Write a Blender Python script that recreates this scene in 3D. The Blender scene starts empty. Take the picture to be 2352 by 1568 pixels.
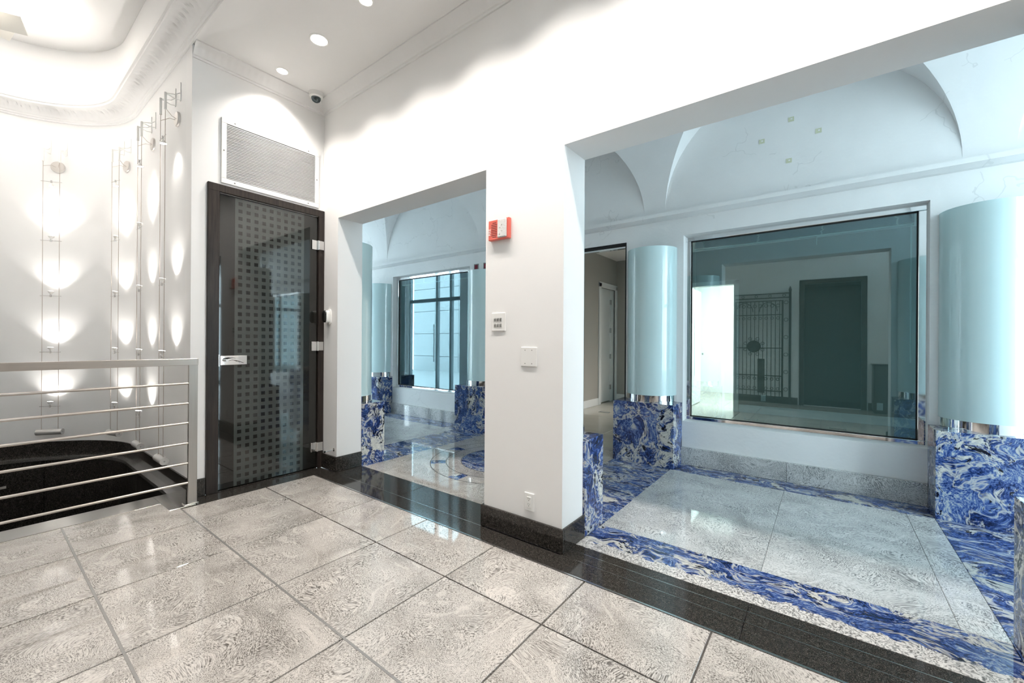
import bpy, bmesh, math, random
from mathutils import Vector, Matrix
random.seed(7)
pi = math.pi
S = bpy.context.scene
C = S.collection

# ------------------------------------------------------------------ camera
F_PX, YAW, ROLL = 951.33, math.radians(127.192), math.radians(0.366)
cam = bpy.data.cameras.new('camera'); cam_o = bpy.data.objects.new('camera', cam); C.objects.link(cam_o)
cam.sensor_width = 36.0; cam.lens = F_PX / 2352 * 36.0; cam.clip_start = 0.02
fw = Vector((math.cos(YAW), math.sin(YAW), 0.00036)).normalized()
rt = Vector((math.sin(YAW), -math.cos(YAW), 0)); up = rt.cross(fw)
rt2 = math.cos(ROLL) * rt + math.sin(ROLL) * up; up2 = -math.sin(ROLL) * rt + math.cos(ROLL) * up
cam_o.matrix_world = Matrix(((rt2.x, up2.x, -fw.x, 0), (rt2.y, up2.y, -fw.y, 0), (rt2.z, up2.z, -fw.z, 1.25), (0, 0, 0, 1)))
S.camera = cam_o

# ------------------------------------------------------------------ world, exposure
SKY = (0.76, 0.91, 1.0)
W = bpy.data.worlds.new('sky'); S.world = W; W.use_nodes = True
bg = W.node_tree.nodes['Background']; bg.inputs[0].default_value = (*SKY, 1); bg.inputs[1].default_value = 13.5
S.view_settings.view_transform = 'Standard'; S.view_settings.look = 'None'
S.view_settings.exposure = 0.4; S.view_settings.gamma = 1.0; S.view_settings.use_curve_mapping = False

S.cycles.max_bounces = 6; S.cycles.diffuse_bounces = 4; S.cycles.glossy_bounces = 3; S.cycles.transmission_bounces = 2; S.cycles.transparent_max_bounces = 10
WARM = (1.0, 0.93, 0.86)
def light(name, kind, loc, energy, color=WARM, direction=(0, 0, -1), **kw):
    l = bpy.data.lights.new(name, kind); l.energy = energy; l.color = color
    for k, v in kw.items(): setattr(l, k, v)
    o = bpy.data.objects.new(name, l); C.objects.link(o); o.location = loc
    o.rotation_euler = Vector(direction).to_track_quat('-Z', 'Y').to_euler()
    return o
def portal(name, loc, direction, sx, sy):
    o = light(name, 'AREA', loc, 1, direction=direction, shape='RECTANGLE', size=sx, size_y=sy)
    o.data.cycles.is_portal = True
    return o
# daylight comes from the sky through the glazed fronts of the vestibule
portal('window_end_offscreen', (6.15, 3.45, 1.8), (-1, 0, 0), 2.1, 3.6)
portal('window_side_offscreen', (4.42, 2.26, 1.75), (0, 1, 0), 3.04, 3.5)

# ------------------------------------------------------------------ materials
MATS = {}
class NT:
    def __init__(s, name):
        m = bpy.data.materials.new(name); m.use_nodes = True
        s.m = m; s.t = m.node_tree; s.t.nodes.clear()
        s.out = s.n('ShaderNodeOutputMaterial')
    def n(s, typ, **kw):
        nd = s.t.nodes.new(typ)
        for k, v in kw.items(): setattr(nd, k, v)
        return nd
    def L(s, a, b): s.t.links.new(a, b)
    def inp(s, sock, v):
        if hasattr(v, 'links'): s.L(v, sock)
        else: sock.default_value = v
    def math(s, op, a, b=0.0, c=0.0, clamp=False):
        nd = s.n('ShaderNodeMath', operation=op, use_clamp=clamp)
        s.inp(nd.inputs[0], a); s.inp(nd.inputs[1], b); s.inp(nd.inputs[2], c)
        return nd.outputs[0]
    def vmath(s, op, a, b=(0, 0, 0), sc=None):
        nd = s.n('ShaderNodeVectorMath', operation=op)
        s.inp(nd.inputs[0], a)
        if op != 'SCALE': s.inp(nd.inputs[1], b)
        if sc is not None: s.inp(nd.inputs['Scale'], sc)
        return nd.outputs[0]
    def noise(s, vec, scale, detail=3, rough=.5, dist=0.0, color=False):
        nd = s.n('ShaderNodeTexNoise'); s.L(vec, nd.inputs['Vector'])
        nd.inputs['Scale'].default_value = scale; nd.inputs['Detail'].default_value = detail
        nd.inputs['Roughness'].default_value = rough; nd.inputs['Distortion'].default_value = dist
        return nd.outputs['Color' if color else 'Fac']
    def ramp(s, fac, stops, interp='LINEAR'):
        nd = s.n('ShaderNodeValToRGB'); s.L(fac, nd.inputs[0]); cr = nd.color_ramp; cr.interpolation = interp
        while len(cr.elements) < len(stops): cr.elements.new(0.5)
        for e, (p, c) in zip(cr.elements, stops):
            e.position = p; e.color = (*c, 1) if len(c) == 3 else c
        return nd.outputs[0]
    def mix(s, fac, a, b):
        nd = s.n('ShaderNodeMix', data_type='RGBA'); s.inp(nd.inputs[0], fac)
        s.inp(nd.inputs[6], a if hasattr(a, 'links') else (*a, 1)); s.inp(nd.inputs[7], b if hasattr(b, 'links') else (*b, 1))
        return nd.outputs[2]
    def pos(s): return s.n('ShaderNodeNewGeometry').outputs['Position']
    def rand(s): return s.n('ShaderNodeObjectInfo').outputs['Random']
    def bsdf(s, col, rough=.5, metal=0., coat=0., spec=.5, bump=None, bdist=.002, bstr=1.0, **kw):
        b = s.n('ShaderNodeBsdfPrincipled')
        s.inp(b.inputs['Base Color'], col if hasattr(col, 'links') else (*col, 1))
        s.inp(b.inputs['Roughness'], rough); b.inputs['Metallic'].default_value = metal
        b.inputs['Coat Weight'].default_value = coat; b.inputs['Coat Roughness'].default_value = .02
        b.inputs['Specular IOR Level'].default_value = spec
        if bump is not None:
            bn = s.n('ShaderNodeBump'); bn.inputs['Distance'].default_value = bdist; bn.inputs['Strength'].default_value = bstr
            s.L(bump, bn.inputs['Height']); s.L(bn.outputs[0], b.inputs['Normal'])
        for k, v in kw.items(): s.inp(b.inputs[k], v)
        return b.outputs[0]
    def done(s, sh):
        s.L(sh, s.out.inputs[0]); MATS[s.m.name] = s.m
        return s.m
def plain(name, col, rough=.5, metal=0., grain=0.0, gs=40, **kw):
    t = NT(name)
    if grain:
        n = t.noise(t.pos(), gs, 3)
        c = t.mix(n, [x * (1 - grain) for x in col], [min(1, x * (1 + grain)) for x in col])
    else: c = col
    return t.done(t.bsdf(c, rough, metal, **kw))
def emis(name, col, st):
    t = NT(name); e = t.n('ShaderNodeEmission'); e.inputs[0].default_value = (*col, 1); e.inputs[1].default_value = st
    return t.done(e.outputs[0])
def paint(name, col, var=.02, bump=.0004, scale=30, cracks=False):
    t = NT(name); p = t.pos()
    n = t.noise(p, 2.2, 2, .6)
    c = t.mix(n, [x * (1 - var) for x in col], [min(1, x * (1 + var)) for x in col])
    h = None
    if cracks:
        w = t.vmath('ADD', p, t.vmath('SCALE', t.vmath('SUBTRACT', t.noise(p, 3, 3, .6, color=True), (.5, .5, .5)), sc=.5))
        v = t.n('ShaderNodeTexVoronoi', feature='DISTANCE_TO_EDGE'); v.inputs['Scale'].default_value = 1.6; t.L(w, v.inputs['Vector'])
        line = t.math('LESS_THAN', v.outputs['Distance'], .006)
        mask = t.math('GREATER_THAN', t.noise(p, 1.7, 2), .56)
        lm = t.math('MULTIPLY', line, mask)
        h = t.noise(p, 12, 2, .7)
        c = t.mix(t.math('MULTIPLY', lm, .4), c, [x * .72 for x in col])
    return t.done(t.bsdf(c, .55, spec=.3, bump=h, bdist=bump))
def granite(name, light_c, dark_c, rough=.035, stretch=(34, 95, 60)):
    t = NT(name); p = t.pos(); r = t.rand()
    off = t.n('ShaderNodeCombineXYZ'); t.L(t.math('MULTIPLY', r, 31.0), off.inputs[0]); t.L(t.math('MULTIPLY', r, 57.0), off.inputs[1])
    rot = t.n('ShaderNodeVectorRotate', rotation_type='Z_AXIS'); t.L(p, rot.inputs['Vector'])
    t.L(t.math('MULTIPLY', t.math('SUBTRACT', r, .5), 2.2), rot.inputs['Angle'])
    q = t.vmath('ADD', rot.outputs[0], off.outputs[0])
    w1 = t.vmath('SCALE', t.vmath('SUBTRACT', t.noise(q, 2.6, 1, color=True), (.5, .5, .5)), sc=.75)
    q2 = t.vmath('ADD', q, w1)
    w2 = t.vmath('SCALE', t.vmath('SUBTRACT', t.noise(q2, 11, 1, color=True), (.5, .5, .5)), sc=.05)
    q3 = t.vmath('MULTIPLY', t.vmath('ADD', q2, w2), stretch)
    n = t.noise(q3, 1.0, 3, .62)
    big = t.noise(q2, 3.2, 1)
    d = t.math('ADD', n, t.math('MULTIPLY', t.math('SUBTRACT', big, .5), .22))
    mid = [a * .55 + b * .45 for a, b in zip(light_c, dark_c)]
    c = t.ramp(d, [(.36, dark_c), (.455, mid), (.53, light_c), (.72, [min(1, x * 1.22) for x in light_c])])
    band = t.noise(t.vmath('MULTIPLY', q2, (3, 22, 8)), 1.0, 1)
    c = t.mix(t.math('MULTIPLY', t.math('GREATER_THAN', band, .66), .35), c, [min(1, x * 1.3) for x in light_c])
    return t.done(t.bsdf(c, rough, spec=.85))
def blue_stone(name, sc=(5, 5, 5), white=.0, edge=None, rough=.06):
    t = NT(name); p = t.pos(); r = t.rand()
    off = t.n('ShaderNodeCombineXYZ'); t.L(t.math('MULTIPLY', r, 23.0), off.inputs[0]); t.L(t.math('MULTIPLY', r, 41.0), off.inputs[1]); t.L(t.math('MULTIPLY', r, 11.0), off.inputs[2])
    q = t.vmath('ADD', p, off.outputs[0])
    q = t.vmath('ADD', q, t.vmath('SCALE', t.vmath('SUBTRACT', t.noise(q, 3.0, 2, .6, color=True), (.5, .5, .5)), sc=.38))
    qs = t.vmath('MULTIPLY', q, sc)
    a = t.noise(qs, 1.0, 5, .66)
    fine = t.noise(t.vmath('MULTIPLY', qs, (9, 9, 9)), 1.0, 5, .74)
    s = t.math('ADD', t.math('ADD', fine, t.math('MULTIPLY', t.math('SUBTRACT', a, .5), .75)), white)
    c = t.ramp(s, [(.34, (.005, .009, .030)), (.44, (.014, .030, .115)), (.52, (.038, .078, .26)), (.60, (.12, .19, .38)), (.70, (.42, .46, .48))])
    w = t.noise(t.vmath('MULTIPLY', qs, (.9, .55, .62)), 1.0, 6, .72, .6)
    wf = t.math('ADD', w, t.math('MULTIPLY', t.math('SUBTRACT', fine, .5), .22))
    wm = t.ramp(wf, [(.545, (0, 0, 0)), (.60, (1, 1, 1))])
    wc = t.ramp(fine, [(.35, (.30, .30, .30)), (.5, (.54, .525, .48)), (.65, (.66, .64, .59))])
    c = t.mix(wm, c, wc)
    vein = t.math('ABSOLUTE', t.math('SUBTRACT', t.noise(qs, .5, 4, .62), .5))
    vm = t.math('SUBTRACT', 1.0, t.math('MULTIPLY', t.math('MULTIPLY', vein, t.math('ADD', .3, fine)), 55.0), clamp=True)
    c = t.mix(t.math('MULTIPLY', vm, .8), c, (.60, .585, .53))
    bn = t.math('MULTIPLY', t.math('GREATER_THAN', t.noise(t.vmath('ADD', qs, (9, 3, 5)), 2.6, 4, .6), .59), t.math('GREATER_THAN', w, .535))
    c = t.mix(bn, c, (.006, .007, .016))
    rust = t.math('GREATER_THAN', t.noise(t.vmath('ADD', qs, (2, 8, 1)), 1.3, 5, .7), .69)
    c = t.mix(t.math('MULTIPLY', rust, .45), c, (.34, .25, .17))
    return t, c, rough, q
def blue(name, **kw):
    t, c, rough, q = blue_stone(name, **kw)
    return t.done(t.bsdf(c, rough, spec=.5))

paint('lobby_paint', (.86, .855, .845))
paint('stair_paint', (.84, .838, .83))
paint('ceiling_paint', (.86, .857, .85))
paint('plaster', (.83, .83, .825), .05, .0035, 14, cracks=True)
paint('taupe_paint', (.40, .38, .345))
paint('white_trim', (.84, .84, .83), .01)
granite('granite', (.52, .485, .45), (.11, .10, .09), stretch=(100, 280, 180))
granite('granite_inlay', (.60, .60, .59), (.16, .165, .17), stretch=(75, 210, 140))
blue('blue_marble', sc=(6, 6, 6))
blue('blue_floor', sc=(4, 11, 6), white=.03)
blue('blue_marble_lit', sc=(7, 7, 7), white=.06)  # lighter blue_marble copy; strong light on the right block put into its colour
# border slab: the grey granite runs into the blue vein with a ragged natural edge
def border_stone():
    t, c, rough, q = blue_stone('blue_border', sc=(5, 13, 6))
    p = t.pos(); y = t.n('ShaderNodeSeparateXYZ'); t.L(p, y.inputs[0])
    edge = t.math('ADD', y.outputs[1], t.math('MULTIPLY', t.math('SUBTRACT', t.noise(p, 9, 6, .7), .5), .16))
    m = t.math('LESS_THAN', edge, 2.385)
    w2 = t.vmath('ADD', p, t.vmath('SCALE', t.vmath('SUBTRACT', t.noise(p, 9, 3, color=True), (.5, .5, .5)), sc=.14))
    g = t.ramp(t.noise(t.vmath('MULTIPLY', w2, (120, 80, 90)), 1.0, 4, .6), [(.36, (.12, .115, .11)), (.46, (.36, .35, .34)), (.54, (.64, .62, .6)), (.7, (.74, .72, .69))])
    return t.done(t.bsdf(t.mix(m, c, g), rough))
border_stone()
def black_granite(name):
    t = NT(name); p = t.pos()
    n = t.noise(p, 210, 3, .7); n2 = t.noise(p, 60, 2)
    c = t.ramp(t.math('ADD', t.math('MULTIPLY', n, .8), t.math('MULTIPLY', n2, .2)), [(.40, (.010, .009, .008)), (.52, (.030, .027, .024)), (.66, (.12, .108, .095))])
    return t.done(t.bsdf(c, .08, spec=.35))
black_granite('black_granite')
def dark_wood():
    t = NT('dark_wood'); p = t.pos()
    n = t.noise(t.vmath('MULTIPLY', p, (60, 60, 4)), 1.0, 4, .6)
    c = t.ramp(n, [(.3, (.012, .009, .008)), (.7, (.040, .030, .025))])
    return t.done(t.bsdf(c, .33, spec=.35))
dark_wood()
def brushed(name, col, axis, rough=.3):
    t = NT(name); p = t.pos()
    sc = [240, 240, 240]; sc[axis] = 3
    n = t.noise(t.vmath('MULTIPLY', p, tuple(sc)), 1.0, 2)
    c = t.mix(n, [x * .88 for x in col], [min(1, x * 1.08) for x in col])
    return t.done(t.bsdf(c, rough, 1.0))
brushed('steel_y', (.48, .435, .395), 1); brushed('steel_z', (.43, .395, .36), 2); brushed('steel_plate', (.68, .66, .63), 1, .16)
plain('chrome', (.86, .86, .86), .05, 1.0)
plain('satin_nickel', (.72, .71, .70), .22, 1.0)
plain('white_plastic', (.84, .84, .82), .3)
plain('ivory_plastic', (.80, .80, .77), .3)
plain('grey_plastic', (.22, .22, .21), .4)
plain('black_plastic', (.010, .010, .010), .12)
plain('red_plastic', (.74, .15, .11), .35)
plain('dark_red', (.12, .01, .008), .5)
plain('red_lens', (.22, .012, .03), .12, coat=.5)
plain('strobe_lens', (.72, .72, .70), .12, grain=.35, gs=160)
plain('grout', (.20, .19, .18), .7, grain=.2)
plain('dark_joint', (.03, .03, .035), .6)
plain('void_black', (.012, .012, .012), .8)
plain('iron', (.018, .018, .018), .5)
plain('cabinet_dark', (.045, .05, .052), .3)
plain('blind_slat', (.035, .11, .13), .35)
plain('weight_metal', (.68, .67, .65), .25, .35)
plain('cord', (.62, .66, .64), .6)
plain('paper', (.62, .64, .47), .7)
plain('cable_wire', (.50, .44, .40), .35, .6)
plain('lamp_white', (.86, .85, .82), .3)
plain('disc_metal', (.62, .59, .56), .35, .4)
plain('shade_plate', (.80, .78, .73), .35)
plain('cap_metal', (.66, .65, .64), .14, .85)
plain('cap_light', (.30, .29, .28), .25, .3)
plain('office_tile', (.50, .47, .41), .10, grain=.12, gs=3)
plain('facade', (.30, .305, .31), .6, grain=.06, gs=2)
plain('aluminium', (.24, .28, .30), .35, .6)
plain('sliver', (.45, .43, .40), .6)
emis('lamp_glow', (1.0, .95, .88), 14.0)
emis('downlight_glow', (1.0, .95, .88), 16.0)
def frosted():
    t = NT('frosted_glass'); p = t.pos()
    n = t.noise(t.vmath('MULTIPLY', p, (40, 40, .4)), 1.0, 2)
    c = t.mix(n, (.70, .90, .91), (.76, .92, .93))
    b = t.bsdf(c, .30, coat=1.0, spec=.5)
    tr = t.n('ShaderNodeBsdfTranslucent'); t.L(c, tr.inputs[0])
    m = t.n('ShaderNodeMixShader'); m.inputs[0].default_value = .22; t.L(b, m.inputs[1]); t.L(tr.outputs[0], m.inputs[2])
    return t.done(m.outputs[0])
frosted()
def pane(name, tint, base, graze):
    t = NT(name); lw = t.n('ShaderNodeLayerWeight'); lw.inputs[0].default_value = .5
    f = t.math('ADD', base, t.math('MULTIPLY', t.math('POWER', lw.outputs['Facing'], 4.0), graze))
    tr = t.n('ShaderNodeBsdfTransparent'); tr.inputs[0].default_value = (*tint, 1)
    g = t.n('ShaderNodeBsdfGlossy'); g.inputs['Roughness'].default_value = .0; g.inputs[0].default_value = (.76, .94, 1.0, 1)
    m = t.n('ShaderNodeMixShader'); t.L(f, m.inputs[0]); t.L(tr.outputs[0], m.inputs[1]); t.L(g.outputs[0], m.inputs[2])
    return t.done(m.outputs[0])
pane('window_glass', (.66, .79, .80), .15, .5)
pane('clear_glass', (.93, .96, .96), .04, .5)
pane('smoke_dome', (.10, .10, .10), .10, .4)
def etched_glass():
    # dark glass door: an etched band printed with rows of clear squares
    t = NT('etched_glass'); s = t.n('ShaderNodeSeparateXYZ'); t.L(t.pos(), s.inputs[0]); y, z = s.outputs[1], s.outputs[2]
    band = t.math('MULTIPLY', t.math('GREATER_THAN', y, 1.369), t.math('LESS_THAN', y, 1.949))
    def cell(v, first, step, half):
        u = t.math('MODULO', t.math('ADD', t.math('SUBTRACT', v, first - step / 2), 60 * step), step)
        return t.math('LESS_THAN', t.math('ABSOLUTE', t.math('SUBTRACT', u, step / 2)), half)
    sq = t.math('MULTIPLY', cell(y, 1.409, .0622, .0155), cell(z, 1.219, .0625, .0155))
    c = t.mix(band, (.016, .016, .014), (.062, .070, .065))
    c = t.mix(t.math('MULTIPLY', sq, band), c, (.016, .016, .015))
    return t.done(t.bsdf(c, .035, spec=.6))
etched_glass()

# ------------------------------------------------------------------ mesh helpers
class MB:
    def __init__(s): s.v = []; s.f = []
    def add(s, vs, fs):
        o = len(s.v); s.v += [tuple(v) for v in vs]; s.f += [tuple(i + o for i in f) for f in fs]; return s
    def box(s, x0, x1, y0, y1, z0, z1):
        return s.add([(x0, y0, z0), (x1, y0, z0), (x1, y1, z0), (x0, y1, z0), (x0, y0, z1), (x1, y0, z1), (x1, y1, z1), (x0, y1, z1)],
                     [(0, 3, 2, 1), (4, 5, 6, 7), (0, 1, 5, 4), (1, 2, 6, 5), (2, 3, 7, 6), (3, 0, 4, 7)])
    def obox(s, c, ax, ay, az, hx, hy, hz):     # oriented box
        c, ax, ay, az = Vector(c), Vector(ax).normalized(), Vector(ay).normalized(), Vector(az).normalized()
        vs = [c + ax * hx * i + ay * hy * j + az * hz * k for k in (-1, 1) for (i, j) in ((-1, -1), (1, -1), (1, 1), (-1, 1))]
        return s.add(vs, [(0, 3, 2, 1), (4, 5, 6, 7), (0, 1, 5, 4), (1, 2, 6, 5), (2, 3, 7, 6), (3, 0, 4, 7)])
    def cyl(s, p0, p1, r0, r1=None, n=16, caps=True):
        p0, p1 = Vector(p0), Vector(p1); r1 = r0 if r1 is None else r1
        d = (p1 - p0).normalized(); a = d.orthogonal().normalized(); b = d.cross(a)
        vs = []
        for p, r in ((p0, r0), (p1, r1)):
            vs += [p + (a * math.cos(2 * pi * i / n) + b * math.sin(2 * pi * i / n)) * r for i in range(n)]
        fs = [(i, (i + 1) % n, n + (i + 1) % n, n + i) for i in range(n)]
        if caps: fs += [tuple(range(n - 1, -1, -1)), tuple(range(n, 2 * n))]
        return s.add(vs, fs)
    def tube(s, pts, r, n=8, closed=False):
        pts = [Vector(p) for p in pts]; m = len(pts); vs = []; prev = None
        for i, p in enumerate(pts):
            a = pts[(i - 1) % m] if (closed or i) else p; b = pts[(i + 1) % m] if (closed or i < m - 1) else p
            d = (b - a).normalized()
            u = d.orthogonal().normalized() if prev is None else (prev - d * prev.dot(d)).normalized()
            prev = u; w = d.cross(u)
            vs += [p + (u * math.cos(2 * pi * k / n) + w * math.sin(2 * pi * k / n)) * r for k in range(n)]
        fs = []
        for i in range(m if closed else m - 1):
            j = (i + 1) % m
            fs += [(i * n + k, i * n + (k + 1) % n, j * n + (k + 1) % n, j * n + k) for k in range(n)]
        if not closed: fs += [tuple(range(n - 1, -1, -1)), tuple(range((m - 1) * n, m * n))]
        return s.add(vs, fs)
    def lathe(s, c, prof, n=24, axis=(0, 0, 1)):
        c, d = Vector(c), Vector(axis).normalized(); a = d.orthogonal().normalized(); b = d.cross(a); vs = []
        for r, h in prof:
            vs += [c + d * h + (a * math.cos(2 * pi * i / n) + b * math.sin(2 * pi * i / n)) * max(r, 1e-5) for i in range(n)]
        fs = [(k * n + i, k * n + (i + 1) % n, (k + 1) * n + (i + 1) % n, (k + 1) * n + i) for k in range(len(prof) - 1) for i in range(n)]
        fs += [tuple(range(n - 1, -1, -1)), tuple(range((len(prof) - 1) * n, len(prof) * n))]
        return s.add(vs, fs)
    def sweep(s, rows, closed_prof=False):      # rows: list of equal-length point lists
        n = len(rows[0]); o = len(s.v)
        for r in rows: s.v += [tuple(p) for p in r]
        for i in range(len(rows) - 1):
            for k in range(n if closed_prof else n - 1):
                s.f.append((o + i * n + k, o + (i + 1) * n + k, o + (i + 1) * n + (k + 1) % n, o + i * n + (k + 1) % n))
        return s
    def mesh(s, name, mat, off=(0, 0, 0), bevel=0.0, segs=2, smooth=None):
        me = bpy.data.meshes.new(name)
        me.from_pydata([(v[0] - off[0], v[1] - off[1], v[2] - off[2]) for v in s.v], [], s.f)
        bm = bmesh.new(); bm.from_mesh(me)
        bmesh.ops.recalc_face_normals(bm, faces=bm.faces)
        if bevel: bmesh.ops.bevel(bm, geom=list(bm.edges), offset=bevel, segments=segs, affect='EDGES', profile=.5)
        bm.to_mesh(me); bm.free()
        if smooth:
            me.shade_smooth(); me.set_sharp_from_angle(angle=math.radians(smooth))
        me.materials.append(MATS[mat])
        return me
    def build(s, name, mat, parent=None, **kw):
        off = wloc(parent)
        o = bpy.data.objects.new(name, s.mesh(name, mat, off, **kw)); C.objects.link(o)
        if parent: o.parent = parent
        return o
def wloc(o):
    v = Vector((0, 0, 0))
    while o: v += o.location; o = o.parent
    return v
def tag(o, label=None, cat=None, group=None, kind=None):
    if label: o['label'] = label
    if cat: o['category'] = cat
    if group: o['group'] = group
    if kind: o['kind'] = kind
    return o
def thing(name, loc, label, cat, group=None, kind=None):
    o = bpy.data.objects.new(name, None); o.empty_display_size = .05; C.objects.link(o); o.location = loc
    return tag(o, label, cat, group, kind)
def place(name, mesh, parent, world, scale=None):
    o = bpy.data.objects.new(name, mesh); C.objects.link(o); o.parent = parent
    o.location = Vector(world) - wloc(parent)
    if scale: o.scale = scale
    return o
def cells(xs, zs, holes):
    for a, b in zip(xs, xs[1:]):
        for c, d in zip(zs, zs[1:]):
            mx, mz = (a + b) / 2, (c + d) / 2
            if not any(h[0] < mx < h[1] and h[2] < mz < h[3] for h in holes): yield a, b, c, d
def wall_y(name, x0, x1, y0, y1, z0, z1, holes, mat, label):      # wall in a plane y = const
    xs = sorted({x0, x1, *[h[0] for h in holes], *[h[1] for h in holes]}); zs = sorted({z0, z1, *[max(h[2], z0) for h in holes], *[h[3] for h in holes]})
    m = MB()
    for a, b, c, d in cells(xs, zs, holes): m.box(a, b, y0, y1, c, d)
    return tag(m.build(name, mat), label, 'wall', kind='structure')
def wall_x(name, x0, x1, y0, y1, z0, z1, holes, mat, label):
    ys = sorted({y0, y1, *[h[0] for h in holes], *[h[1] for h in holes]}); zs = sorted({z0, z1, *[max(h[2], z0) for h in holes], *[h[3] for h in holes]})
    m = MB()
    for a, b, c, d in cells(ys, zs, holes): m.box(x0, x1, a, b, c, d)
    return tag(m.build(name, mat), label, 'wall', kind='structure')
def text_mesh(body, size, mat, depth=.0004):
    cu = bpy.data.curves.new('lettering', 'FONT'); cu.body = body; cu.size = size; cu.align_x = 'CENTER'; cu.align_y = 'CENTER'; cu.extrude = depth
    o = bpy.data.objects.new('lettering', cu); C.objects.link(o)
    me = bpy.data.meshes.new_from_object(o.evaluated_get(bpy.context.evaluated_depsgraph_get()))
    bpy.data.objects.remove(o); bpy.data.curves.remove(cu)
    me.materials.clear(); me.materials.append(MATS[mat])
    return me
TILE = {}
def slab(name, parent, x0, x1, y0, y1, z0, z1, mat, gap=.0022, bevel=.0015):
    """one stone slab; alike slabs share their mesh"""
    sx, sy, sz = round(x1 - x0 - 2 * gap, 4), round(y1 - y0 - 2 * gap, 4), round(z1 - z0, 4)
    k = (sx, sy, sz, mat)
    if k not in TILE: TILE[k] = MB().box(-sx / 2, sx / 2, -sy / 2, sy / 2, -sz, 0).mesh(name, mat, bevel=bevel, segs=1)
    return place(name, TILE[k], parent, ((x0 + x1) / 2, (y0 + y1) / 2, z1))

# ------------------------------------------------------------------ key dimensions (metres)
YW, YI, YF = 2.14, 2.40, 4.50          # lobby wall face, its vestibule face, far vestibule wall
XD = -3.98                              # door wall
XE = 2.0                                # lobby end wall
ZC, ZS = 3.58, 2.64                     # lobby ceiling, vault springing
RS, XS = 1.065, -5.70                   # stairwell: radius and centre of its round end
Z_OPEN = 2.42
BAYS = [(-7.55, 1.09), (-5.11, 1.09), (-2.69, 1.09), (-.285, 1.09), (2.16, 1.09), (4.6, 1.09)]
XV = 6.0                                # east end of the vestibule
OP1 = (-3.715, -1.853); OP2 = (-1.243, .625)

# ------------------------------------------------------------------ structure: floors
fl = tag(MB().box(-4.02, XE, -1.065, 2.40, -.12, -.016).build('floor', 'grout'), 'polished grey granite tile floor of the lobby', 'floor', kind='structure')
xj = [-3.445, -2.832, -2.222, -1.611, -1.0, -.39, .22, .83, 1.44, XE]
yj = [-1.065, -.775, -.195, .385, .965, 1.545, 1.960]
for a, b in zip(yj, yj[1:]):
    x_first = -4.02 if b < 1.0 else -3.785
    for x0, x1 in zip([x_first] + xj, xj): slab('tile', fl, x0, x1, a, b, -.016, 0, 'granite', gap=.004)
for y, x0 in ((-.775, -4.02), (-.195, -4.02), (.385, -4.02), (.965, -3.785)): MB().box(x0, XE, y - .0048, y + .0048, -.016, .0004).build('joint_strip', 'cap_light', fl)
# metal strip and black border slabs
MB().box(-3.785, XE, 1.960, 1.970, -.02, .0015).build('edge_strip', 'satin_nickel', fl)
for x0, x1 in ((-3.785, -1.62), (-1.62, -.287), (-.287, .9), (.9, XE)): slab('border_slab', fl, x0, x1, 1.971, 2.116, -.02, 0, 'black_granite', gap=.0012)
for x0, x1 in ((-3.715, -2.75), (-2.75, -1.853)): slab('border_slab', fl, x0, x1, 2.118, 2.398, -.02, 0, 'black_granite', gap=.0012)
for x0, x1 in ((-1.243, -.287), (-.287, .625)):
    slab('border_slab', fl, x0, x1, 2.118, 2.206, -.02, 0, 'black_granite', gap=.0012)
    slab('border_slab', fl, x0, x1, 2.206, 2.287, -.02, 0, 'black_granite', gap=.0012)
MB().box(-1.243, .625, 2.2045, 2.2085, -.02, .0006).build('inlay_strip', 'satin_nickel', fl)
MB().box(-3.715, -1.853, 2.1155, 2.1185, -.02, .0006).build('inlay_strip', 'satin_nickel', fl)
MB().box(-1.243, .625, 2.1155, 2.1180, -.02, .0006).build('inlay_strip', 'satin_nickel', fl)
slab('border_slab', fl, XD, -3.785, 1.065, 2.116, -.02, 0, 'black_granite', gap=.0012)
# polished metal plate along the stairwell edge
MB().box(-4.245, -4.02, -1.065, .90, -.12, .001).build('edge_plate', 'steel_plate', fl, bevel=.001, segs=1)
MB().box(-4.245, -3.81, .90, 1.062, -.12, .0018).build('corner_plate', 'steel_plate', fl, bevel=.001, segs=1)

fv = tag(MB().box(-8.8, XV, 2.40, 4.62, -.12, -.02).build('floor_vestibule', 'dark_joint'), 'vestibule floor of grey granite with blue stone bands', 'floor', kind='structure')
BANDS = [(-6.64, -6.03), (-4.21, -3.66), (-1.82, -1.222), (.628, 1.25)]
for x0, x1 in BANDS:
    slab('blue_slab', fv, x0, x1, 2.40, 3.30, -.02, 0, 'blue_floor', gap=.0008); slab('blue_slab', fv, x0, x1, 3.30, 4.5, -.02, 0, 'blue_floor', gap=.0008)
def bay_floor(x0, x1, joints, front=None):
    slab('blue_slab', fv, x0, x1, 4.20, 4.5, -.02, 0, 'blue_floor', gap=.0008)
    ys = 2.40 if front is None else front
    xs = [x0] + joints + [x1]
    for a, b in zip(xs, xs[1:]): slab('granite_slab', fv, a, b, ys, 4.20, -.02, 0, 'granite_inlay', gap=.0008)
bay_floor(-1.222, .628, [-.28, .476], 2.642)
MB().box(-1.241, .624, 2.289, 2.641, -.02, 0).build('border_slab', 'blue_border', fv, bevel=.001, segs=1)
bay_floor(1.25, XV, [2.2, 3.2, 4.2, 5.1])
bay_floor(-8.8, -6.64, [-7.6])
# bay left of the middle: granite field with a joint grid
for y0, y1 in ((2.40, 2.95), (2.95, 3.6), (3.6, 4.20)):
    for x0, x1 in ((-6.03, -5.3), (-5.3, -4.36), (-4.36, -4.21)): slab('granite_slab', fv, x0, x1, y0, y1, -.02, 0, 'granite_inlay', gap=.002)
slab('blue_slab', fv, -6.03, -4.21, 4.20, 4.5, -.02, 0, 'blue_floor', gap=.0008)
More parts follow.
